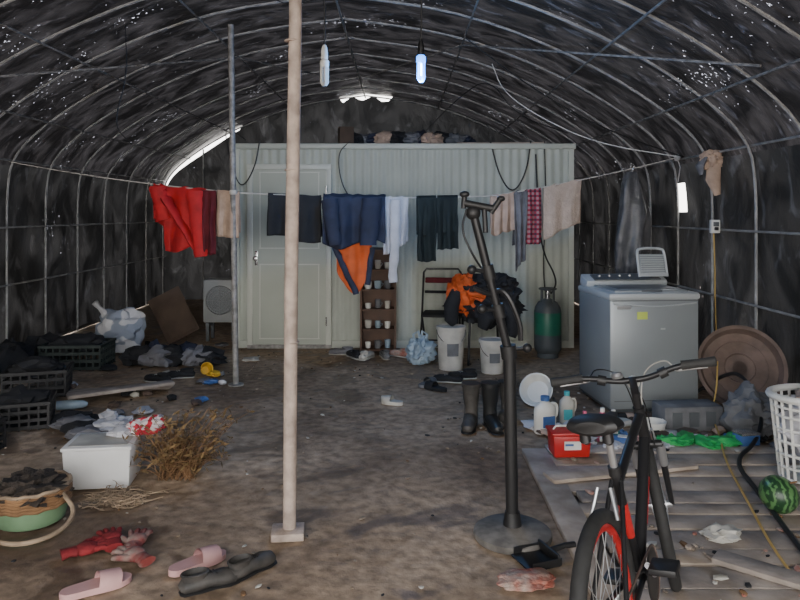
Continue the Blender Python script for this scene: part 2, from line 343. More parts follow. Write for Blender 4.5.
# ------------------------------------------------------------ clothesline
A=V(-4.02,7.2,2.03);B=V(-1.45,6.1,1.68);C=V(.88,6.5,1.66);D=V(2.8,7.07,2.06)
def line(x):
    for a,b,s in((A,B,.03),(B,C,.03),(C,D,.02)):
        if x<=b.x or b is D:
            t=(x-a.x)/(b.x-a.x); p=a.lerp(b,t); p.z-=s*4*t*(1-t); return p
o=MB('clothesline_rope'); o.tube([line(-4.02+i*6.82/80) for i in range(81)],.006,'rope',6)
o.lathe([(.03,-.02),(.036,-.01),(.036,.01),(.03,.02)],'rope',T(-1.452,6.1,1.68),12)
o.blob(D,(.03,.03,.035),'rope',.3); o.tube([D,D+V(.03,0,-.1),D+V(.0,-.02,-.25)],.005,'rope',6); o.done()
def drape(mb,x0,x1,fl_,bl,k,seed=0,amp=.018,nf=4,taper=.0,off=.0,x0b=None,x1b=None,ragged=.03,top=0.012):
    nu,nv=36,36
    fL=fl_ if callable(fl_) else (lambda u:fl_)
    def fn(u,v):
        lf=fL(u)+ragged*noise.noise(V(u*3,seed*2.3,0)); tot=bl+lf; s=v*tot-bl
        g=min(1,abs(s)/.25)
        a0=x0;a1=x1
        if s>0:
            t=s/max(.01,lf)
            if x0b is not None: a0=x0+(x0b-x0)*t
            if x1b is not None: a1=x1+(x1b-x1)*t
        mid=(a0+a1)/2; x=a0+(a1-a0)*u; x=mid+(x-mid)*(1-taper*g)
        x+=.012*noise.noise(V(u*4,s*5,seed))
        p=line(x)
        wv=amp*g*(math.sin(u*nf*2*pi+seed+s*2*noise.noise(V(seed,s*2,1)))+.8*noise.noise(V(u*5,s*4,seed+5))+.4*noise.noise(V(u*14,s*6,seed+9)))
        sgn=-1 if s>0 else 1
        th=top+off
        yy=p.y+sgn*(th*min(1,abs(s)/.02)+.0)+ (wv if s>0 else wv*.5+.01) - (.012 if s>0 else -.01)*g
        zz=p.z+top*(1-min(1,abs(s)/.03))+off*.3-abs(s)
        return V(x,yy,zz)
    mb.grid(fn,nu,nv,k)
def sleeve(mb,p,q,r0,r1,k,seed=0):
    pts=[];rs=[];n=14
    for i in range(n+1):
        t=i/n; a=Vector(p).lerp(Vector(q),t)+V(.012*noise.noise(V(t*4,seed,0)),.012*noise.noise(V(t*4,seed,3)),0)
        pts.append(a); rs.append((r0+(r1-r0)*t)*(1+.22*noise.noise(V(t*9,seed,7))))
    mb.tube(pts,rs,k,12,flat=.45)
c=MB('red_jacket')
drape(c,-2.27,-1.72,lambda u:.54-.22*(u<.25)+.05*math.sin(u*5),.35,'c_red',1,.03,3)
for xx,L_ in((-2.2,.32),(-1.82,.60)):
    q=line(xx); sleeve(c,q+V(0,-.05,-.02),q+V(.06,-.07,-L_),.075,.055,'c_red',xx)
q=line(-2.0); sleeve(c,q+V(-.1,-.06,-.1),q+V(.18,-.08,-.55),.07,.05,'c_red',9); c.done(solid=.008)
c=MB('maroon_shirt'); drape(c,-1.76,-1.62,.58,.3,'c_dkred',2,.02,2,off=.01); c.done(solid=.005)
c=MB('beige_towel'); drape(c,-1.61,-1.40,.40,.35,'c_beige',3,.012,2); c.done(solid=.006)
c=MB('black_trousers'); drape(c,-1.16,-.70,lambda u:.36+.05*(u>.5),.36,'c_black',4,.02,3); c.done(solid=.008)
c=MB('navy_jacket'); drape(c,-.68,-.13,lambda u:.43+.04*math.sin(u*6),.3,'c_navy',5,.022,3,off=.06)
q=line(-.62); sleeve(c,q+V(0,-.12,-.03),q+V(.05,-.13,-.42),.07,.05,'c_navy',3); q=line(-.3); sleeve(c,q+V(.05,-.12,-.01),q+V(.02,-.14,-.42),.085,.07,'c_navy',5)
c.done(solid=.01)
c=MB('orange_lined_jacket'); drape(c,-.60,-.25,lambda u:.55+.30*math.sin(min(1,max(0,u))*pi*.8+.25)**.8,.05,'c_orange',6,.012,2,x0b=-.56,x1b=-.26)
q=line(-.56); sleeve(c,q+V(-.02,-.045,-.45),q+V(.17,-.045,-.86),.020,.022,'c_navy',11)
q=line(-.27); sleeve(c,q+V(.02,-.045,-.45),q+V(-.02,-.045,-.78),.018,.02,'c_navy',12); c.done(solid=.01)
c=MB('white_shirt'); drape(c,-.15,.075,lambda u:.52-.1*u,.4,'c_white',7,.02,3,x1b=.05); q=line(-.06); sleeve(c,q+V(.02,-.06,-.02),q+V(0.0,-.06,-.76),.045,.035,'c_white',8); c.done(solid=.005)
c=MB('dark_green_trousers'); drape(c,.15,.53,.34,.3,'c_green',8,.015,2); drape(c,.16,.33,.58,.0,'c_green',9,.018,2,off=.012); drape(c,.34,.53,.48,.0,'c_green',10,.018,2,off=.012); c.done(solid=.008)
c=MB('beige_shirt'); drape(c,.84,1.07,.36,.3,'c_beige',11,.02,3); c.done(solid=.005)
c=MB('gray_trousers'); drape(c,1.06,1.2,lambda u:.74-.1*u,.5,'c_gray',12,.02,2,off=.012,x0b=1.08,x1b=1.17); c.done(solid=.006)
c=MB('plaid_shirt'); drape(c,1.17,1.335,.52,.4,'plaid',13,.016,2); c.done(solid=.005)
c=MB('cream_towel'); drape(c,1.36,1.75,lambda u:.5-.09*u,.42,'c_towel',14,.012,2,x1b=1.72); c.done(solid=.007)
c=MB('hanging_plastic_bag'); q=line(2.28)
def bagf(u,v):
    a=2*pi*u; w=.05+.10*min(1,v*2.5)**.6
    w*=1+.22*math.sin(a*5+v*3)*min(1,v*2)+.25*noise.noise(V(math.cos(a)*1.5,math.sin(a)*1.5,v*4))
    if v>.9: w*=1-(v-.9)*2.5
    return q+V(math.cos(a)*w*1.0+.015*math.sin(v*5),-.03+math.sin(a)*w*.55,-.03-1.08*v+.04*math.sin(a*2)*v)
c.grid(bagf,48,30,'plasticbag')
c.tube([q+V(0,-.02,-.04),q+V(.03,-.02,.03),q+V(0,-.02,.06),q+V(-.01,-.02,.01)],.004,'steel',6); c.done(angle=70)
# ------------------------------------------------------------ shelf with cups
s=MB('wooden_shelf_rack'); x0,x1,ys,Hs=-.43,-.04,7.50,1.12
for x in(x0+.012,x1-.012): s.box((x,ys+.12,Hs/2),(.022,.24,Hs),'wood')
for i in range(6): s.box(((x0+x1)/2,ys+.12,.03+i*(Hs-.05)/5),(x1-x0-.03,.24,.018),'wood')
s.box(((x0+x1)/2,ys+.235,Hs/2),(x1-x0-.03,.01,Hs),'wood')
s.done()
s=MB('cups_and_jars')
for i in range(5):
    z=.04+i*(Hs-.05)/5
    for j in range(3):
        kk=R.choice(['whitedirty','white','graycloth','white','bluebag'])
        xx=x0+.085+j*.105; hh=R.uniform(.05,.11); rr_=R.uniform(.03,.043)
        s.lathe([(rr_*.75,0),(rr_*.85,.006),(rr_,hh),(rr_*.93,hh),(rr_*.7,.012),(.001,.012)],kk,T(xx,ys+R.uniform(.06,.12),z),16)
        if j%2: s.tube([(xx+rr_*.9,ys+.08,z+hh*.75),(xx+rr_*1.5,ys+.08,z+hh*.6),(xx+rr_*.85,ys+.08,z+hh*.25)],.005,kk,6)
s.done()
def shoe(name,x,y,rz,k,L=.27,tip=0,sc=1,sole='whitedirty'):
    s=MB(name)
    s.tube([(0,-L*.5,.03),(0,-L*.44,.036),(0,-L*.25,.04),(0,0,.04),(0,L*.25,.036),(0,L*.42,.03),(0,L*.5,.026)],[.02,.038,.044,.04,.046,.038,.015],k,14,flat=.75)
    s.tube([(0,-L*.5,.008),(0,-L*.45,.008),(0,-L*.2,.008),(0,.02,.008),(0,L*.3,.008),(0,L*.47,.008),(0,L*.52,.008)],[.02,.038,.042,.038,.048,.036,.015],sole,14,flat=.2)
    s.lathe([(.036,.03),(.036,.07),(.042,.085),(.036,.088),(.03,.05)],k,T(0,-L*.25,0),14,sy=1.5)
    for i in range(4): s.tube([(-.02,.0+i*.018,.072-i*.004),(.02,.008+i*.018,.072-i*.004)],.003,sole,5)
    s.done(T(x,y,.0,rz,tip)@Matrix.Scale(sc,4))
shoe('shoe',-.48,7.25,.5,'c_black'); shoe('shoe.001',-.34,7.2,-.4,'whitedirty'); shoe('shoe.002',-.16,7.25,.2,'graycloth'); shoe('shoe.003',-.62,7.4,1.4,'c_gray')
shoe('shoe.004',.42,6.2,1.3,'c_black'); shoe('shoe.005',.56,6.32,1.7,'c_black'); shoe('shoe.006',-2.15,6.2,1.2,'c_black'); shoe('shoe.007',-2.0,6.35,1.8,'c_black'); shoe('shoe.008',.0,7.3,.9,'brick')
shoe('work_shoe',-.76,2.80,-1.05,'bootdirty',.26,0,.92,'black'); shoe('work_shoe.001',-.62,2.92,-.7,'bootdirty',.26,0,.92,'black')
def slipper(name,x,y,rz,k,L=.25):
    s=MB(name); n=20
    def ow(t): return .047*(math.sin(pi*min(.999,max(.001,t)))**.35)*(1-.18*math.cos((t-.35)*2*pi)*.9)
    vs=[];fs=[]
    for i in range(n+1):
        t=i/n; w=ow(t); yy=(t-.5)*L
        for sx in(-1,1): vs.append((sx*w,yy,.0)); vs.append((sx*w*1.04,yy,.026 if t<.6 else .022))
    for i in range(n):
        a=i*4;b=a+4
        fs+= [[a+1,b+1,b+3,a+3],[a,a+2,b+2,b],[a,b,b+1,a+1],[a+2,a+3,b+3,b+2]]
    fs+=[[0,1,3,2],[n*4,n*4+2,n*4+3,n*4+1]]
    s.add(vs,fs,k)
    def st(u,v):
        a=pi*u; yy=.0+v*.085; w=ow(.5+yy/L)*1.05
        return V(-math.cos(a)*w,yy+.01*math.sin(a),.012+math.sin(a)**.7*(.055-.012*v))
    s.grid(st,16,5,k)
    def st2(u,v):
        p=st(u,v); return V(p.x*.9,p.y,.012+(p.z-.012)*.88)
    s.grid(st2,16,5,k)
    s.done(T(x,y,.0,rz))
slipper('pink_slipper',-1.21,2.79,-.95,'pink',.27); slipper('pink_slipper.001',-.86,2.98,-.8,'pink',.26)
slipper('white_slipper',-.06,5.5,1.1,'whitedirty',.18); slipper('gray_slipper',.24,6.1,-.6,'graycloth',.24)
slipper('black_slipper',.30,5.95,.8,'c_black',.24)
def glove(name,x,y,rz,k,z=.0):
    s=MB(name)
    s.blob((0,0,.028),(.052,.06,.028),k,.12,2,3,3)
    s.tube([(0,-.045,.026),(0,-.08,.028),(0,-.115,.024)],[.044,.038,.046],k,14,flat=.5)
    for i,(a,l) in enumerate(((-.30,.075),(-.1,.09),(.08,.085),(.28,.065))):
        bx=-.036+i*.024; dx=math.sin(a);dy=math.cos(a)
        s.tube([(bx,.035,.028),(bx+dx*l*.5,.035+dy*l*.5,.036),(bx+dx*l*.85,.035+dy*l*.85,.028),(bx+dx*l,.035+dy*l,.018)],[.014,.0135,.012,.006],k,10)
    s.tube([(-.035,-.02,.026),(-.065,.01,.03),(-.085,.04,.026),(-.09,.052,.02)],[.017,.016,.013,.006],k,10)
    s.done(T(x,y,z,rz)@Matrix.Scale(.88,4))
glove('red_work_glove',-1.38,3.08,-1.0,'glove'); glove('red_work_glove.001',-1.31,3.18,.5,'glove')
glove('brown_work_glove',-1.19,3.16,.1,'glove2'); glove('brown_work_glove.001',-1.15,3.03,.9,'glove2')
def boot(name,x,y,rz,k,h=.3):
    s=MB(name)
    s.tube([(0,0,.02),(0,0,.08),(0,-.004,.14),(0,0,.2),(0,.003,h-.01),(0,.003,h)],[.045,.05,.047,.056,.063,.066],k,18)
    s.tube([(0,0,h-.02),(0,0,h+.005)],[.068,.068],k,18); s.tube([(0,0,h+.006),(0,0,h+.0062)],[.06,.06],'black',18)
    s.tube([(0,-.055,.05),(0,-.03,.06),(0,.04,.065),(0,.1,.05),(0,.16,.045),(0,.195,.035),(0,.205,.03)],[.02,.042,.05,.046,.046,.034,.014],k,16,flat=.85)
    s.tube([(0,-.065,.012),(0,-.05,.012),(0,0,.012),(0,.06,.012),(0,.14,.012),(0,.195,.012),(0,.215,.012)],[.02,.042,.046,.042,.052,.04,.015],'black',16,flat=.25)
    s.done(T(x,y,0,rz))
boot('rubber_boot',.50,4.92,2.9,'bootdirty'); boot('rubber_boot.001',.63,4.90,3.3,'boot',.31); boot('rubber_boot.002',.77,5.02,2.7,'bootdirty',.29)
# ------------------------------------------------------------ buckets
def bucket(name,x,y,r,h,k,lid=None):
    s=MB(name); s.lathe([(r*.85,0),(r*.86,.01),(r,h),(r*1.05,h+.002),(r*1.05,h-.02),(r*1.0,h-.022)],k,None,28)
    s.tube([(r*1.03*math.cos(a),-r*1.03*math.sin(a)*.75-.01,h-.02-math.sin(a)*.13) for a in [pi*i/14 for i in range(15)]],.004,'steel',6)
    s.lathe([(r*1.06,h-.012),(r*1.06,h+.012),(r*.9,h+.014),(r*.88,h+.006),(.001,h+.006)],lid,None,28)
    vs=[];fs=[]
    for j in range(9):
        a=-pi/2-.45+.9*j/8
        for zz in(h*.35,h*.65): rr_=r*(.86+.14*zz/h)+.002; vs.append((math.cos(a)*rr_,math.sin(a)*rr_,zz))
    for j in range(8): fs.append([2*j,2*j+2,2*j+3,2*j+1])
    s.add(vs,fs,'graycloth')
    s.done(T(x,y,0,.1))
bucket('white_bucket',.49,6.75,.135,.4,'whitedirty','whitedirty'); bucket('white_bucket.001',.87,6.60,.12,.3,'whitedirty','whitedirty')
s=MB('folding_chair')
for sx in(-.2,.2):
    s.tube([(sx,-.22,0),(sx,.0,.42),(sx,.16,.86)],.011,'blackmetal',8); s.tube([(sx*.9,.24,0),(sx*.9,-.18,.44)],.011,'blackmetal',8)
s.tube([(-.2,.16,.86),(-.17,.175,.9),(.17,.175,.9),(.2,.16,.86)],.011,'blackmetal',8)
s.box((0,.0,.44),(.38,.36,.03),'c_black',None,.01); s.box((0,.135,.78),(.36,.02,.06),'c_dkred',RX(-.38),.008); s.box((0,.09,.66),(.36,.02,.03),'c_black',RX(-.38),.008)
s.cyl((-.2,-.15,.13),(.2,-.15,.13),.008,'blackmetal'); s.cyl((-.18,.17,.13),(.18,.17,.13),.008,'blackmetal')
s.done(T(.43,7.36,0,-.15))
s=MB('padded_chair')
for a,b in((-.2,-.2),(.2,-.2),(-.2,.2),(.2,.2)): s.cyl((a,b,0),(a*.9,b*.9,.42),.012,'blackmetal')
s.box((0,0,.44),(.42,.42,.05),'c_black',None,.015); s.box((0,.2,.72),(.4,.03,.3),'c_black',None,.012)
for sx in(-.17,.17): s.cyl((sx,.19,.42),(sx,.2,.65),.011,'blackmetal')
s.done(T(.85,7.1,0,.1))
s=MB('orange_black_jacket')
s.blob((.86,6.98,.60),(.36,.24,.20),'c_black',.35,2.2,1,4,None,None,.5)
s.blob((.62,6.92,.70),(.15,.17,.19),'c_orange',.3,2.5,2,4,None,None,.4)
s.blob((.92,6.9,.78),(.22,.16,.13),'c_black',.3,2.5,3,4,None,None,.5)
s.blob((.80,6.85,.68),(.2,.1,.05),'c_orange',.3,2.5,4,3,RY(.3),None,.4)
s.tube([(.56,6.82,.74),(.50,6.8,.6),(.50,6.78,.47),(.53,6.78,.42)],[.06,.075,.07,.04],'c_black',12,flat=.8)
s.tube([(1.0,6.85,.66),(1.10,6.8,.5),(1.10,6.79,.36),(1.08,6.78,.3)],[.1,.09,.075,.05],'c_black',12,flat=.8)
s.tube([(.8,6.8,.6),(.84,6.77,.48),(.8,6.78,.38)],[.08,.09,.05],'c_black',12,flat=.8)
s.done()
s=MB('plastic_shopping_bag'); s.blob((.2,6.95,.12),(.14,.11,.14),'bluebag',.3,2,8,4,None,0,.4)
for sx in(-.05,.05): s.tube([(.2+sx,6.93,.22),(.2+sx*1.4,6.92,.3),(.2+sx*.4,6.93,.33),(.2,6.95,.24)],.012,'bluebag',6,flat=.3)
s.done()
# ------------------------------------------------------------ gas cylinder
s=MB('gas_cylinder'); G=T(1.54,7.3,0)
s.lathe([(.11,0),(.11,.05),(.12,.06),(.135,.08),(.14,.12),(.14,.24)],'graygas',G,28); s.lathe([(.14,.24),(.141,.25),(.141,.46),(.14,.47)],'greengas',G,28)
s.lathe([(.14,.47),(.13,.52),(.10,.57),(.05,.60),(.03,.61)],'graygas',G,28)
for a in range(4):
    t=a*pi/2+.5; s.cyl(G@V(.085*math.cos(t),.085*math.sin(t),.56),G@V(.085*math.cos(t),.085*math.sin(t),.71),.009,'graygas',8)
s.tube([G@V(.085*math.cos(t*pi/12),.085*math.sin(t*pi/12),.71) for t in range(24)],.010,'graygas',8,closed=True)
s.lathe([(.02,.6),(.02,.65),(.012,.655),(.012,.67),(.03,.672),(.03,.69)],'steel',G,12); s.done()
s=MB('gas_hose'); s.tube(smooth([G@V(.03,-.02,.66),G@V(.1,-.05,.8),(1.55,7.7,1.1),(1.52,7.74,1.7),(1.5,7.74,2.15)],3),.009,'black',8); s.done()
# ------------------------------------------------------------ washing machine
s=MB('washing_machine'); w_,dp,h_=.70,.66,.86
s.box((0,0,h_/2+.03),(w_,dp,h_-.02),'wash',None,.035)
s.box((0,0,.05),(w_*.94,dp*.94,.06),'washd',None,.01)
s.box((0,0,h_+.02),(w_+.012,dp+.012,.055),'washl',None,.022)
s.box((0,-.06,h_+.052),(w_*.82,dp*.66,.02),'wash',None,.008); s.box((0,-.06,h_+.063),(w_*.62,dp*.42,.006),'washd',None,.002)
s.box((0,-dp*.33-.05,h_+.055),(.16,.03,.018),'washd',None,.004)
s.box((0,dp*.36,h_+.075),(w_*.98,dp*.25,.09),'washl',RX(.3),.02); s.box((0,dp*.30,h_+.118),(w_*.8,.11,.006),'washd',RX(.3))
for i in range(6): s.lathe([(.012,0),(.012,.01),(.001,.011)],'silver',T(-.22+i*.085,dp*.30,h_+.124),12)
s.box((-.10,-dp/2-.001,h_-.12),(.08,.004,.055),'stickery'); s.box((-.24,-dp/2-.001,h_-.06),(.11,.004,.025),'silver'); s.box((.06,-dp/2-.001,h_-.22),(.035,.004,.012),'washl')
s.box((0,-dp/2-.002,.11),(w_*.9,.004,.004),'washd'); s.box((0,-dp/2-.002,h_-.01),(w_*.96,.004,.006),'washd')
s.tube(smooth([(-w_/2+.03,-dp/2-.001,h_-.03),(0,-dp/2-.008,h_-.06),(w_/2-.03,-dp/2-.001,h_-.03)],3),.006,'washl',6)
for a in(-1,1):
    for b in(-1,1): s.cyl((a*w_*.4,b*dp*.4,0),(a*w_*.4,b*dp*.4,.03),.025,'rubber')
s.done(T(1.86,5.52,0,.10))
s=MB('washboard')
s.tube(smooth([(-.12,0,0),(-.12,0,.2),(-.10,0,.235),(.10,0,.235),(.12,0,.2),(.12,0,0)],2),.011,'washl',8)
s.box((0,0,.10),(.22,.012,.17),'wash',None,.003)
for i in range(9): s.cyl((-.10,-.008,.03+i*.018),(.10,-.008,.03+i*.018),.005,'washl',6)
s.box((0,0,.014),(.25,.02,.026),'washl',None,.004)
s.done(T(2.05,5.66,.985,.15,rx=-.25))
s=MB('drain_hose'); s.tube(smooth([(2.25,5.35,.12),(2.40,5.2,.3),(2.44,5.0,.36),(2.44,4.7,.2),(2.25,4.4,.06),(1.95,4.1,.05),(1.85,3.6,.056),(1.72,3.0,.055),(1.66,2.6,.055),(1.75,2.2,.055)],3),.013,'black',8); s.done()
# ------------------------------------------------------------ deck
s=MB('plank_deck')
y=2.05
while y<4.3:
    w=R.uniform(.13,.21); gap=R.uniform(.008,.02); s.box((1.86+R.uniform(-.03,.03),y+w/2,.020+R.uniform(0,.006)),(1.92,w-gap,.024),R.choice(['oldwood','oldwood2','oldwood3']),RZ(R.uniform(-.015,.015))@RX(R.uniform(-.015,.015)),.003); y+=w
s.box((.82,3.2,.024),(.15,2.3,.03),'oldwood3',RZ(-.01),.003)
s.done()
s=MB('wooden_board'); s.box((1.25,3.95,.048),(.9,.14,.02),'oldwood3',RZ(.25),.003); s.done()
s=MB('wooden_board.001'); s.box((1.62,2.72,.05),(.75,.11,.022),'oldwood2',RZ(-.7),.003); s.box((1.85,2.65,.05),(.6,.09,.022),'oldwood',RZ(-.9),.003); s.done()
s=MB('deck_rubble'); rr=random.Random(11)
for i in range(110):
    x=rr.uniform(.95,2.7); y=rr.uniform(2.3,4.3)
    if rr.random()<.4: x=rr.uniform(1.2,1.8); y=rr.uniform(2.4,3.2)
    r_=rr.uniform(.005,.02); s.blob((x,y,.038+r_*.4),(r_*rr.uniform(1,2.2),r_,r_*.6),rr.choice(['pebble','pebble','brick','twig','c_black','whitedirty','oldwood3']),.35,2,i,1,RZ(rr.uniform(0,3)))
s.done()
# ------------------------------------------------------------ clutter right
s=MB('white_basin'); mt=T(1.06,5.45,.125,-.5,rx=1.05)@Matrix.Scale(.62,4)
s.lathe([(.13,-.09),(.14,-.09),(.2,.0),(.215,.005),(.215,.012),(.195,.01),(.135,-.075),(.001,-.075)],'white',mt,30); s.done()
def bottle(name,x,y,r,h,k,cap,rz=0,flat=.7,z=0,handle=True,lie=False):
    s=MB(name); s.lathe([(r*.9,0),(r,.01),(r,h*.6),(r*.92,h*.72),(r*.45,h*.84),(r*.32,h*.86),(r*.32,h*.9)],k,None,20,sy=flat)
    s.lathe([(r*.38,h*.88),(r*.38,h),(r*.3,h*1.01)],cap,None,14)
    if handle: s.tube(smooth([(r*.5,0,h*.78),(r*1.1,0,h*.78),(r*1.15,0,h*.5),(r*.9,0,h*.4)],2),r*.14,k,8)
    s.box((0,-r*flat,h*.35),(r*1.1,.004,h*.3),cap)
    mt=T(x,y,z,rz)
    if lie: mt=T(x,y,z+r*flat,rz)@RX(-pi/2)
    s.done(mt)
bottle('detergent_jug',.99,4.78,.08,.25,'white','blue',.3); bottle('detergent_bottle',1.33,4.6,.04,.22,'pink2','white',0,.7,0,False); bottle('detergent_bottle.001',1.42,4.66,.04,.19,'teal','white',0,.7,0,False)
bottle('bleach_bottle',1.18,4.95,.055,.24,'whitedirty','teal',0); bottle('detergent_bottle.002',1.5,4.45,.045,.22,'blue','white',1.2,.8,0,True,True)
bottle('shampoo_bottle',1.24,4.7,.035,.17,'bluebag','pink2',0,.7,0,False); bottle('shampoo_bottle.001',1.17,4.62,.03,.15,'white','red',0,.7,0,False)
s=MB('plastic_dipper'); s.lathe([(.06,0),(.085,.09),(.08,.09),(.056,.008),(.001,.008)],'white',None,20); s.tube([(.08,0,.085),(.16,0,.10),(.24,0,.10)],[.016,.012,.014],'white',8,flat=.5); s.done(T(1.72,4.75,.0,.4))
s=MB('red_storage_box'); s.box((0,0,.075),(.23,.16,.13),'red',None,.012,.93); s.box((0,0,.15),(.245,.175,.022),'red',None,.008); s.box((.0,-.0815,.085),(.1,.004,.05),'white')
s.box((-.02,-.0835,.09),(.05,.002,.012),'blue'); s.tube([(-.1,0,.155),(-.08,0,.18),(.08,0,.18),(.1,0,.155)],.006,'white',6); s.box((.06,.0,.164),(.06,.1,.008),'white'); s.done(T(1.02,4.23,.035,.05))
s=MB('green_mesh_cloth')
for i in range(5): s.blob((1.72+.11*i,4.45+.05*math.sin(i*2),.05),(.10,.06,.035),'greencloth',.4,3,i,3,RZ(i),.0,.5)
s.done()
s=MB('concrete_block'); s.box((0,0,.09),(.42,.2,.17),'graycloth',None,.01)
for a in(-.12,.0,.12): s.box((a,-.101,.09),(.07,.006,.1),'washd')
s.done(T(2.0,4.88,0,.1))
s=MB('gray_sack'); s.blob((2.36,4.72,.13),(.17,.16,.18),'graycloth',.3,2,4,4,None,0,.35); s.done()
s=MB('blue_tin_box'); s.box((0,0,.06),(.13,.1,.08),'blue',None,.008); s.box((0,0,.105),(.135,.105,.015),'steel',None,.004); s.done(T(2.2,4.45,.0,.2))
s=MB('scattered_rags')
for (x,y,k,r) in((1.35,4.40,'c_white',.08),(1.62,4.6,'pink',.06),(1.55,4.35,'c_gray',.1),(2.4,4.4,'c_gray',.08),(1.2,4.55,'c_white',.07),(1.66,4.40,'c_white',.07),(1.95,4.55,'c_white',.06),(1.45,4.7,'blue',.06)):
    s.blob((x,y,.02),(r,r*.8,.035),k,.5,2.5,x*7,3,None,.0,.6)
s.done()
s=MB('crumpled_paper'); s.blob((1.45,3.15,.06),(.08,.06,.03),'whitedirty',.5,2.5,3,3,None,.038,.6); s.done()
s=MB('brown_round_tub'); mt=T(2.52,5.17,.36,-.25)@RX(1.22)
s.lathe([(.25,-.07),(.27,-.07),(.295,.0),(.31,.005),(.31,.018),(.285,.012),(.26,-.045),(.001,-.05)],'rust',mt,40)
for r_ in(.1,.19): s.lathe([(r_,-.049),(r_+.006,-.043),(r_+.012,-.049)],'rust',mt,36)
s.done()
s=MB('laundry_basket'); bh=.47
def br(z): return .16+.045*z/bh
for i in range(26):
    a=2*pi*i/26; s.tube([(math.cos(a)*br(z)*1.15,math.sin(a)*br(z)*.9,z) for z in(.01,.25,bh-.02)],.009,'white',6,flat=.6)
for z in(.015,.08,.15,.22,.29,.36,.41): s.tube([(math.cos(t*pi/18)*br(z)*1.15,math.sin(t*pi/18)*br(z)*.9,z) for t in range(36)],.008,'white',6,closed=True)
s.tube([(math.cos(t*pi/18)*br(bh)*1.17,math.sin(t*pi/18)*br(bh)*.92,bh-.01) for t in range(36)],.02,'white',8,closed=True)
s.lathe([(.155,.004),(.155,.012)],'white',None,30,1.15,.9)
s.blob((0,0,.27),(.19,.15,.17),'c_white',.3,3,2,3,None,None,.4); s.blob((.03,0,.44),(.14,.12,.07),'c_beige',.3,3,5,3,None,None,.4)
s.done(T(2.29,3.86,.035,.1))
s=MB('watermelon'); s.blob((0,0,0),(.092,.092,.085),'melon',.0,sub=4); s.tube([(0,0,.083),(.01,0,.095),(.025,.005,.105)],.004,'twig',6); s.done(T(1.85,3.42,.126,0,.4,.5))
s=MB('yellow_extension_cord'); s.tube(smooth([(2.8,6.25,1.35),(2.79,6.2,1.0),(2.70,6.0,.7),(2.3,5.05,.3),(2.22,5.0,.05),(2.1,4.6,.05),(1.9,4.1,.055),(1.74,3.5,.055),(1.60,3.0,.055),(1.52,2.5,.055),(1.55,2.1,.055)],3),.006,'cordyel',6); s.done()
s=MB('wall_socket_box'); s.box((0,0,0),(.08,.05,.12),'white',None,.008); s.box((0,-.03,.02),(.05,.01,.04),'washd',None,.003); s.box((0,-.035,-.02),(.03,.03,.03),'black',None,.004)
s.tube([(0,0,.06),(0.01,.01,.3),(.03,.02,.6)],.005,'black',6); s.done(T(2.81,6.25,1.38))
s=MB('hanging_rag'); s.blob((2.8,6.3,1.98),(.10,.07,.09),'c_beige',.3,2,3,4,None,None,.4); s.tube([(2.82,6.28,1.95),(2.80,6.26,1.8),(2.84,6.26,1.66)],[.06,.07,.03],'c_beige',12,flat=.5)
s.tube([(2.74,6.28,2.0),(2.68,6.26,1.92),(2.69,6.25,1.84)],[.03,.05,.02],'c_gray',10,flat=.5); s.tube([(2.8,6.3,2.03),(2.86,6.3,2.06)],.006,'rope',6); s.done()
s=MB('overhead_cable')
s.tube(smooth([(1.0,7.6,3.12),(1.1,7.5,2.8),(1.45,7.3,2.5),(2.0,7.1,2.2),(2.8,7.0,2.06)],3),.006,'white',6)
s.tube(smooth([(.6,6.4,3.1),(1.2,6.6,2.7),(2.0,6.8,2.3),(2.8,6.9,2.05)],3),.006,'black',6); s.done()
s=MB('loose_wire'); s.tube(smooth([(-2.2,5.6,3.0),(-2.18,5.6,2.6),(-2.3,5.6,2.2),(-2.15,5.6,2.05)],3),.004,'black',5)
s.tube(smooth([(-.3,5.3,3.42),(-.6,5.2,3.1),(-.9,5.3,3.05),(-1.2,5.3,3.35)],3),.004,'black',5); s.tube(smooth([(.15,5,3.3),(.5,5.1,3.1),(1.0,5.3,3.15)],3),.005,'black',5); s.done()
s=MB('cabin_wiring')
s.tube(smooth([(-1.7,7.74,2.3),(-1.95,7.7,2.5),(-1.85,7.7,2.0),(-1.75,7.73,1.75),(-1.6,7.73,2.0),(-1.55,7.73,2.3)],3),.007,'black',6)
s.tube(smooth([(1.0,7.76,2.3),(1.1,7.74,1.9),(1.25,7.74,1.7),(1.4,7.74,1.95),(1.45,7.76,2.3)],3),.008,'black',6)
s.tube(smooth([(-.55,7.76,2.3),(-.7,7.7,2.15),(-.62,7.7,1.7),(-.3,7.74,1.5)],3),.006,'black',6)
s.tube(smooth([(.2,7.9,2.33),(.6,7.9,2.75),(1.0,7.9,3.05),(1.3,7.9,2.6),(1.9,7.9,2.4)],3),.006,'black',6)
s.tube(smooth([(1.6,7.76,2.3),(1.62,7.75,1.6),(1.58,7.75,.9),(1.62,7.75,.5)],3),.006,'black',6)
s.done()
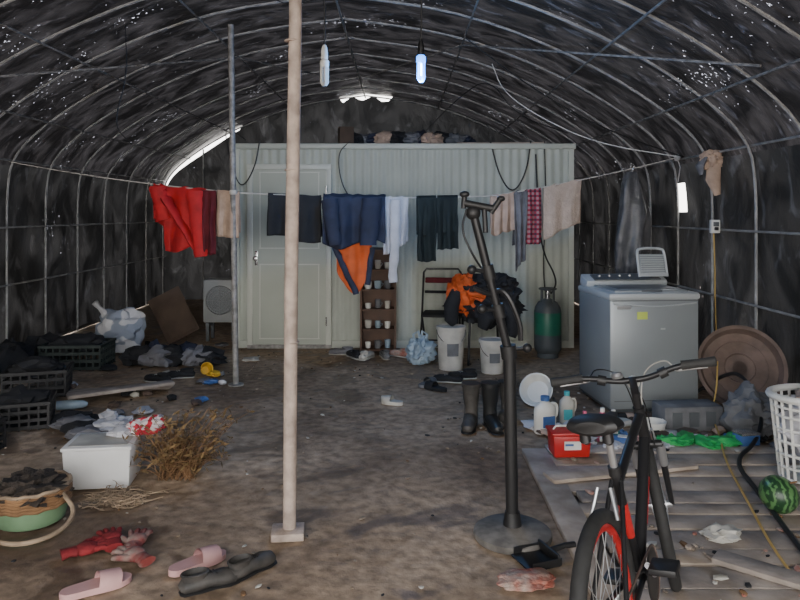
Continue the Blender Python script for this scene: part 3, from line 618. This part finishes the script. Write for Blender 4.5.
# ------------------------------------------------------------ black stand
s=MB('adjustable_pole_stand'); sx,sy=.52,3.24
s.lathe([(.175,0),(.18,.008),(.178,.03),(.16,.042),(.06,.05),(.04,.06)],'dustrubber',T(sx,sy,0),40)
s.lathe([(.045,.05),(.038,.09),(.034,.12)],'black',T(sx,sy,0),20)
b=V(sx,sy,.06); kq=V(.505,3.23,.86); t=V(.335,3.2,1.5)
def along(z): return b+(kq-b)*((z-.06)/.8) if z<=.86 else kq+(t-kq)*((z-.86)/.64)
s.cyl(along(.06),along(.86),.029,'black',18); s.cyl(along(.84),along(1.5),.020,'blackmetal',16)
for z,r in((.83,.037),(1.02,.028),(1.20,.028)): s.cyl(along(z),along(z+.06),r,'black',16)
for z,d_ in((.87,1),(1.05,-1),(1.23,-1)):
    c_=along(z); s.cyl(c_,c_+V(.065*d_,-.02,.01),.009,'black',8); s.blob(c_+V(.08*d_,-.025,.012),(.022,.022,.022),'black',0,sub=2)
s.tube(smooth([along(1.14),along(1.14)+V(.05,-.04,.01),along(1.0)+V(.08,-.04,0),along(.92)+V(.06,-.04,0)],2),.012,'blackmetal',8)
s.tube(smooth([along(1.12),along(1.12)+V(-.06,-.03,.02),along(1.16)+V(-.09,-.03,0)],2),.011,'blackmetal',8)
h=along(1.5); s.blob(h,(.034,.03,.034),'black',0,sub=3)
s.cyl(h+V(-.04,0,.045),h+V(.09,0,.02),.017,'black',12); s.cyl(h+V(-.045,0,.02),h+V(-.04,0,.08),.012,'black',10); s.blob(h+V(-.04,0,.085),(.024,.02,.016),'black',0,sub=2)
s.cyl(h+V(.08,0,.0),h+V(.12,-.01,.06),.013,'black',10); s.cyl(h+V(.05,0,.02),h+V(.055,-.01,-.09),.012,'black',10); s.blob(h+V(.125,-.01,.065),(.02,.018,.014),'black',0,sub=2)
s.tube(smooth([h+V(-.03,0,.02),h+V(-.06,-.03,-.08),h+V(.0,-.03,-.2),along(1.25)+V(-.03,0,0)],3),.005,'black',6)
s.done()
s=MB('dustpan'); s.box((0,0,.012),(.16,.15,.008),'black',None,.003); s.box((0,.07,.035),(.16,.01,.05),'black',RX(.2),.003)
for a in(-1,1): s.box((a*.078,.01,.028),(.006,.14,.03),'black')
s.tube([(0,.07,.04),(0,.15,.05),(0,.2,.045)],[.014,.012,.014],'black',10); s.done(T(.58,3.0,0.0,-1.2))
s=MB('brick_fragment'); s.blob((0,0,.018),(.12,.075,.024),'brick',.25,2,3,4,None,0,.2); s.done(T(.51,2.83,0,.1))
# ------------------------------------------------------------ bicycle
def bicycle():
    s=MB('bicycle'); Rw=.315; wb=.97; HA=V(.79,0,.62); HT=V(.745,0,.76); ax=(HT-HA).normalized()
    st=.24; SR=Matrix.Translation(HA)@Matrix.Rotation(st,4,ax)@Matrix.Translation(-HA)
    I=Matrix()
    def wheel(c,mt,rim):
        n=48; C=[V(c[0]+math.cos(2*pi*i/n)*(Rw-.022),0,c[2]+math.sin(2*pi*i/n)*(Rw-.022)) for i in range(n)]
        s.tube([mt@p for p in C],.0225,'rubber',10,closed=True)
        C2=[V(c[0]+math.cos(2*pi*i/n)*(Rw-.052),0,c[2]+math.sin(2*pi*i/n)*(Rw-.052)) for i in range(n)]
        s.tube([mt@p for p in C2],.0125,rim,8,closed=True)
        cc=V(*c)
        s.cyl(mt@(cc+V(0,-.05,0)),mt@(cc+V(0,.05,0)),.014,'silver',12)
        for sg in(-1,1): s.cyl(mt@(cc+V(0,.026*sg,0)),mt@(cc+V(0,.030*sg,0)),.03,'silver',16)
        for i in range(28):
            a=2*pi*i/28; sg=1 if i%2 else -1; da=.25 if (i//2)%2 else -.25
            s.cyl(mt@(cc+V(math.cos(a+da)*.026,.028*sg,math.sin(a+da)*.026)),mt@(cc+V(math.cos(a)*(Rw-.05),0,math.sin(a)*(Rw-.05))),.0014,'silver',4)
    wheel((0,0,Rw),I,'red'); wheel((wb,0,Rw),SR,'silver')
    BB=V(.43,0,.28); ST=V(.29,0,.66); F='blackmetal'
    def c(a,b,r,k,r2=None,mt=I): s.cyl(mt@Vector(a),mt@Vector(b),r,k,12,r2)
    c(BB,ST,.016,F); c(BB,HA+V(-.005,0,.02),.021,F); c(ST+V(.01,0,-.04),HT+V(0,0,-.03),.017,F); c(HA,HT,.022,F)
    c(ST+(BB-ST)*.30,ST+(BB-ST)*.62,.0168,'red')
    c(BB+(HA-BB)*.35,BB+(HA-BB)*.7,.0218,'red'); c(BB-V(0,.036,0),BB+V(0,.036,0),.022,F)
    for sg in(-1,1):
        c(BB+V(-.02,.02*sg,0),(0,.055*sg,Rw),.009,F); c(ST+V(.005,.015*sg,-.03),(0,.055*sg,Rw),.008,F)
        c((.80,.05*sg,.60),(wb,.05*sg,Rw),.014,F,.011,SR); c((.80,.05*sg,.60),(.855,.05*sg,.51),.018,'silver',mt=SR)
        c((.80,.0,.605),(.80,.058*sg,.60),.016,F,mt=SR)
        c((.845,.042*sg,.56),(.80,.03*sg,.66),.006,'silver',mt=SR); c((.10,.04*sg,.58),(.14,.02*sg,.66),.006,'silver')
    c(ST,(.262,0,.80),.013,'silver'); c(ST+V(.003,0,-.01),ST+V(-.003,0,.02),.021,'black')
    sd=[(.075,.05),(.09,.078),(.14,.088),(.20,.066),(.26,.036),(.32,.025),(.36,.016)]
    pts=[(x,0,.845+.012*math.cos((x-.08)*12)) for x,w in sd]
    s.tube(pts,[w for x,w in sd],'black',18,flat=.36)
    s.tube([(.17,.03,.81),(.25,.02,.80),(.31,.01,.83)],.004,'silver',6); s.tube([(.17,-.03,.81),(.25,-.02,.80),(.31,-.01,.83)],.004,'silver',6)
    for sg in(-1,1): s.tube([(.13,.035*sg,.83),(.13,.035*sg,.805),(.14,.035*sg,.80)],[.016,.018,.012],'blackmetal',10)
    s.tube([SR@p for p in(HT,HT+ax*.06,HT+ax*.075+V(.02,0,0),HT+ax*.09+V(.07,0,.01))],.015,'blackmetal',10)
    hb=HT+ax*.09+V(.07,0,.01)
    bar=smooth([hb+V(-.03,.30,.035),hb+V(-.02,.17,.035),hb+V(0,.06,0),hb,hb+V(0,-.06,0),hb+V(-.02,-.17,.035),hb+V(-.03,-.30,.035)],2)
    s.tube([SR@p for p in bar],.0115,'blackmetal',10)
    for sg in(-1,1):
        g0=hb+V(-.03,.31*sg,.035); g1=hb+V(-.022,.185*sg,.035); s.tube([SR@g0,SR@(g0*.97+g1*.03),SR@(g0*.5+g1*.5),SR@g1],[.014,.019,.0165,.018],'rubber',12)
        l0=hb+V(-.02,.16*sg,.03); s.tube([SR@p for p in(l0,l0+V(.04,.01*sg,-.015),l0+V(.05,.06*sg,-.02),l0+V(.035,.12*sg,-.02))],[.012,.009,.006,.005],'silver',8)
        s.tube([SR@p for p in smooth([l0,l0+V(.06,-.03*sg,.03),l0+V(.12,-.12*sg,-.02),l0+V(.07,-.15*sg,-.15),l0+V(.0,-.14*sg,-.22)],3)],.0028,'black' if sg>0 else 'whitedirty',6)
        c(hb+V(-.01,.10*sg,.01),hb+V(-.01,.13*sg,.02),.02,'black',mt=SR)
    s.tube([SR@p for p in smooth([hb+V(0,.1,0),hb+V(.1,.05,.02),hb+V(.1,-.03,-.08),hb+V(-.02,-.03,-.25)],3)],.0028,'black',6)
    s.lathe([(.02,0),(.024,.01),(.018,.022),(.001,.026)],'silver',SR@Matrix.Translation(hb+V(0,.055,.014)),14)
    s.lathe([(.012,-.03),(.025,0),(.025,.02),(.001,.022)],'white',SR@Matrix.Translation(hb+V(.05,0,-.02))@RY(pi/2),14)
    s.lathe([(.085,-.002),(.09,0),(.085,.002),(.06,.0015)],'blackmetal',Matrix.Translation(BB+V(0,-.045,0))@RX(pi/2),32)
    s.lathe([(.045,-.006),(.05,0),(.03,.006)],'silver',Matrix.Translation(V(0,-.042,Rw))@RX(pi/2),20)
    ch=[]
    for i in range(10): a=pi/2-pi*i/9; ch.append(BB+V(math.cos(a)*.09,-.046,math.sin(a)*.09))
    for i in range(6): a=-pi/2-pi*i/5; ch.append(V(math.cos(a)*.048,-.046,Rw+math.sin(a)*.048))
    s.tube(ch,.004,'rust',5,closed=True)
    c((0,-.05,Rw),(.03,-.055,Rw-.1),.008,'blackmetal'); c((.02,-.06,Rw-.11),(.02,-.045,Rw-.11),.02,'blackmetal')
    for sg in(-1,1):
        e=BB+V(.14*sg,.065*sg,-.09*sg)
        c(BB+V(0,.05*sg,0),e,.010,'silver'); s.box(e+V(0,.05*sg,0),(.09,.085,.022),'black',None,.005); c(e,e+V(0,.09*sg,0),.006,'silver')
    s.tube([(.30,.04,.27),(.22,.12,.13),(.2,.165,.02)],.008,'silver',8)
    return s.done(T(.63,1.98,.004,math.radians(60.5))@RX(-.13))
bicycle()
# ------------------------------------------------------------ left side
s=MB('styrofoam_box'); s.box((0,0,.115),(.36,.27,.23),'foam',None,.012,.94); s.box((0,0,.222),(.37,.28,.02),'foam',None,.006); s.box((0,0,.2335),(.31,.22,.002),'whitedirty')
s.done(T(-1.66,3.92,0,.12))
def pmt(name,c1,c2,sc):
    M[name]=mat(name,c1,.8,col2=c2,scale=sc,lo=.48,hi=.52,detail=1)
pmt('redwhite',(.45,.02,.04),(.6,.55,.55),22); pmt('sackprint',(.52,.52,.54),(.22,.25,.31),6)
s=MB('red_white_bag'); s.blob((-1.47,4.02,.275),(.12,.08,.05),'redwhite',.3,2,3,4,RY(-.2),.236,.4); s.blob((-1.58,3.98,.255),(.07,.06,.03),'c_white',.3,2,5,3,None,.236,.4); s.done()
s=MB('white_cloth_rag'); s.blob((-1.93,4.75,.05),(.16,.12,.05),'c_white',.5,2,6,4,None,0,.6); s.blob((-2.03,4.9,.05),(.08,.07,.06),'c_white',.5,2,7,3,None,0,.6); s.done()
def twigs(name,cx,cy,n,spread,hgt,lean,k='twig',lf='leaf',seed=1,flat=False):
    s=MB(name); rr=random.Random(seed)
    for i in range(n):
        a=rr.uniform(0,2*pi); b=V(cx+rr.uniform(-.1,.1),cy+rr.uniform(-.1,.1),.006)
        if flat: b=V(cx+rr.gauss(0,spread*.5),cy+rr.gauss(0,spread*.4),rr.uniform(.005,.03))
        d_=V(math.cos(a)*spread+lean[0],math.sin(a)*spread*.8+lean[1],rr.uniform(.25,1)*hgt if not flat else rr.uniform(0,.03))
        e=b+d_*rr.uniform(.6,1); m_=b.lerp(e,.5)+V(rr.uniform(-.05,.05),rr.uniform(-.05,.05),.05 if not flat else .01)
        pts=smooth([b,m_,e],2); s.tube(pts,[.0035*(1-.7*j/(len(pts)-1)) for j in range(len(pts))],k,4)
        if lf:
            for j in range(7):
                p_=pts[rr.randrange(len(pts)//3,len(pts))]; q=Vector((rr.uniform(-1,1),rr.uniform(-1,1),rr.uniform(-.6,.8))).normalized(); w_=q.cross(V(rr.random(),rr.random(),rr.random())).normalized()
                L1=rr.uniform(.03,.07); W=.007
                s.add([p_,p_+q*L1*.5+w_*W,p_+q*L1,p_+q*L1*.5-w_*W],[[0,1,2,3]],lf)
    for v in s.v: v.z=max(v.z,.002)
    return s.done()
twigs('dried_plant_bundle',-1.26,4.0,130,.27,.44,(.05,-.05),seed=3)
twigs('straw_pile',-1.45,3.62,160,.13,.1,(0,0),'straw',None,4,True)
s=MB('woven_basket')
s.lathe([(.13,0),(.15,.01),(.165,.06),(.168,.1)],'greenpl',T(-1.80,3.42,0),32); s.lathe([(.168,.1),(.172,.13),(.175,.17)],'straw',T(-1.80,3.42,0),32)
for z in(.10,.115,.13,.145,.16,.175): s.tube([(-1.80+math.cos(t*pi/20)*.174,3.42+math.sin(t*pi/20)*.174,z+.004*math.sin(t*2)) for t in range(40)],.009,'straw' if z>.16 else 'twig',6,closed=True)
s.blob((-1.80,3.42,.15),(.165,.165,.07),'soil',.4,4,2,4,None,None,.4)
s.done()
s=MB('jute_rope'); s.tube(smooth([(-1.63,3.38,.15),(-1.57,3.4,.05),(-1.58,3.25,.012),(-1.7,3.12,.012),(-1.9,3.2,.012),(-2.0,3.1,.012)],3),.011,'straw',8); s.done()
def crate(name,x,y,w,d_,h,k,rz=0,z=0):
    s=MB(name)
    for zz in(.02,h*.36,h*.66,h-.015):
        for sy in(-1,1): s.box((0,sy*d_/2,zz),(w,.012,h*.12),k)
        for sx_ in(-1,1): s.box((sx_*w/2,0,zz),(.012,d_,h*.12),k)
    n=int(w/.06)
    for i in range(n+1):
        for sy in(-1,1): s.box((-w/2+w*i/n,sy*d_/2,h/2),(.012,.018,h),k)
    n=int(d_/.06)
    for i in range(n+1):
        for sx_ in(-1,1): s.box((sx_*w/2,-d_/2+d_*i/n,h/2),(.018,.012,h),k)
    s.box((0,0,.01),(w,d_,.012),k)
    for sy in(-1,1): s.box((0,sy*(d_/2+.006),h-.01),(w+.03,.02,.02),k)
    for sx_ in(-1,1): s.box((sx_*(w/2+.006),0,h-.01),(.02,d_+.03,.02),k)
    return s,T(x,y,z,rz)
s,mt=crate('plastic_crate',-3.15,6.85,.56,.38,.24,'crate',.05); s.blob((0,0,.22),(.24,.16,.1),'c_black',.4,2,3,3,None,None,.5); s.done(mt)
s,mt=crate('plastic_crate.001',-2.70,4.95,.42,.32,.19,'crateblk',.35); s.blob((0,0,.17),(.18,.13,.08),'c_black',.4,2,4,3,None,None,.5); s.done(mt)
s,mt=crate('plastic_crate.002',-2.72,4.35,.36,.28,.2,'crateblk',-.1); s.done(mt)
s,mt=crate('plastic_crate.003',-3.0,5.8,.46,.32,.22,'crateblk',.3); s.blob((0,0,.22),(.2,.14,.08),'c_black',.4,2,6,3,None,None,.5); s.done(mt)
s=MB('black_cloth_heap')
for i in range(4): s.blob((-2.35+.09*i,5.0-.22*i*.5,.03),(.13,.10,.05),['c_black','c_gray'][i%2],.4,2,i+60,3,None,0,.5)
s.done()
s=MB('white_feed_sack'); s.blob((-2.98,7.45,.24),(.26,.17,.25),'sackprint',.25,1.6,5,4,RY(-.45),0,.3); s.tube([(-3.12,7.42,.43),(-3.18,7.4,.5),(-3.22,7.38,.56)],[.06,.035,.06],'sackprint',10,flat=.6); s.done()
s=MB('dark_clothes_pile')
for i in range(7): s.blob((-2.6+.12*i,6.95+.1*math.sin(i*2),.08),(.16,.14,.07+.04*R.random()),['c_black','c_navy','c_gray'][i%3],.4,2,i+3,3,None,0,.5)
s.done()
s=MB('black_tarp_heap')
for i in range(6): s.blob((-3.6+.1*math.sin(i*3),5.2+.35*i,.12),(.22,.25,.16+.06*R.random()),'c_black',.4,2,i+30,3,None,0,.5)
s.done()
s=MB('cardboard_sheet'); s.box((0,0,.3),(.38,.015,.58),'cardboard',RX(-.35)@RY(-.5),.003); s.box((.05,-.03,.28),(.3,.012,.4),'cardboard',RX(-.35)@RY(-.42),.003); s.done(T(-2.62,8.1,.02,.1))
s=MB('yellow_cup'); s.lathe([(.04,0),(.055,.1),(.058,.1),(.05,.095),(.036,.01),(.001,.01)],'yellow',T(-1.8,6.45,.05,.5,rx=1.2),18); s.blob((-1.7,6.4,.03),(.06,.05,.03),'yellow',.3,2,1,3,None,0,.3); s.done()
s=MB('plastic_bottle'); s.tube([(-2.60,5.3,.04),(-2.50,5.33,.04),(-2.42,5.35,.04),(-2.39,5.36,.04)],[.035,.038,.03,.012],'bluebag',14); s.done()
s=MB('plank_stack')
for i in range(4): s.box((-2.35+.05*i,5.9-.12*i,.015+.03*i),(.8,.1,.026),'oldwood2',RZ(.25+.12*i),.003)
s.done()
s=MB('air_conditioner_outdoor_unit'); s.box((0,0,.47),(.40,.26,.50),'acw',None,.015)
s.lathe([(.17,0),(.175,.01),(.165,.018),(.16,.004)],'acw',T(0,-.13,.48,rx=pi/2),32); s.lathe([(.158,0),(.158,.004)],'washd',T(0,-.134,.48,rx=pi/2),32)
for r_ in(.05,.08,.11,.14): s.tube([(math.cos(t*pi/16)*r_,-.146,.48+math.sin(t*pi/16)*r_) for t in range(32)],.003,'acw',4,closed=True)
for t in range(8): s.cyl((0,-.147,.48),(math.cos(t*pi/4)*.165,-.147,.48+math.sin(t*pi/4)*.165),.003,'acw',4)
for a in(-.15,.15):
    s.box((a,0,.2),(.04,.26,.04),'washd')
    for b_ in(-.11,.11): s.box((a,b_,.1),(.035,.035,.2),'washd')
s.done(T(-2.10,8.3,0))
s=MB('floor_debris')
rr=random.Random(5)
for i in range(620):
    z_=rr.random()
    if z_<.35: x=rr.uniform(-3.6,-1.2); y=rr.uniform(4.2,8)
    elif z_<.6: x=rr.uniform(.3,2.6); y=rr.uniform(4.3,6.2)
    elif z_<.75: x=rr.uniform(-1.5,1.5); y=rr.uniform(6.3,7.6)
    else: x=rr.uniform(-2.4,.7); y=rr.uniform(2.3,6)
    r_=rr.uniform(.004,.012); k_=rr.choice(['pebble','pebble','pebble','straw','twig','c_black','whitedirty'] )
    s.blob((x,y,r_*.3),(r_*rr.uniform(1,2),r_,r_*.6),k_,.3,2,i,1,RZ(rr.uniform(0,3)))
s.done()
s=MB('litter_scraps')
for i in range(84):
    if i%2: x=rr.uniform(-3.5,-1.5); y=rr.uniform(5,8)
    else: x=rr.uniform(.9,2.5); y=rr.uniform(4.35,5.1)
    k_=rr.choice(['c_black','c_gray','whitedirty','cardboard','blue','c_beige','c_black','c_black','c_white','rust'])
    r_=rr.uniform(.03,.07)
    if x<0 and y>7.7: x=min(x,-2.0)
    s.blob((x,y,.02),(r_*1.3,r_,.025),k_,.5,2.5,i,2,RZ(rr.uniform(0,3)),0,.5)
s.done()
# ------------------------------------------------------------ world / camera
w=bpy.data.worlds.new('overcast_sky'); bpy.context.scene.world=w; w.use_nodes=True
nt=w.node_tree; bg=nt.nodes['Background']; bg.inputs['Strength'].default_value=7.3
tc=nt.nodes.new('ShaderNodeTexCoord'); sp=nt.nodes.new('ShaderNodeSeparateXYZ'); nt.links.new(tc.outputs['Generated'],sp.inputs[0])
r=nt.nodes.new('ShaderNodeValToRGB'); r.color_ramp.elements[0].color=(1,.965,.91,1); r.color_ramp.elements[1].color=(.94,.96,1,1); nt.links.new(sp.outputs['Z'],r.inputs['Fac']); nt.links.new(r.outputs['Color'],bg.inputs['Color'])
cam=bpy.data.cameras.new('camera'); cam.lens=31.5; cam.sensor_width=36; cam.shift_y=-87/800; cam.clip_start=.05
co=bpy.data.objects.new('camera',cam); co.location=(0,0,1.5); co.rotation_euler=(pi/2,0,0); bpy.context.scene.collection.objects.link(co); bpy.context.scene.camera=co
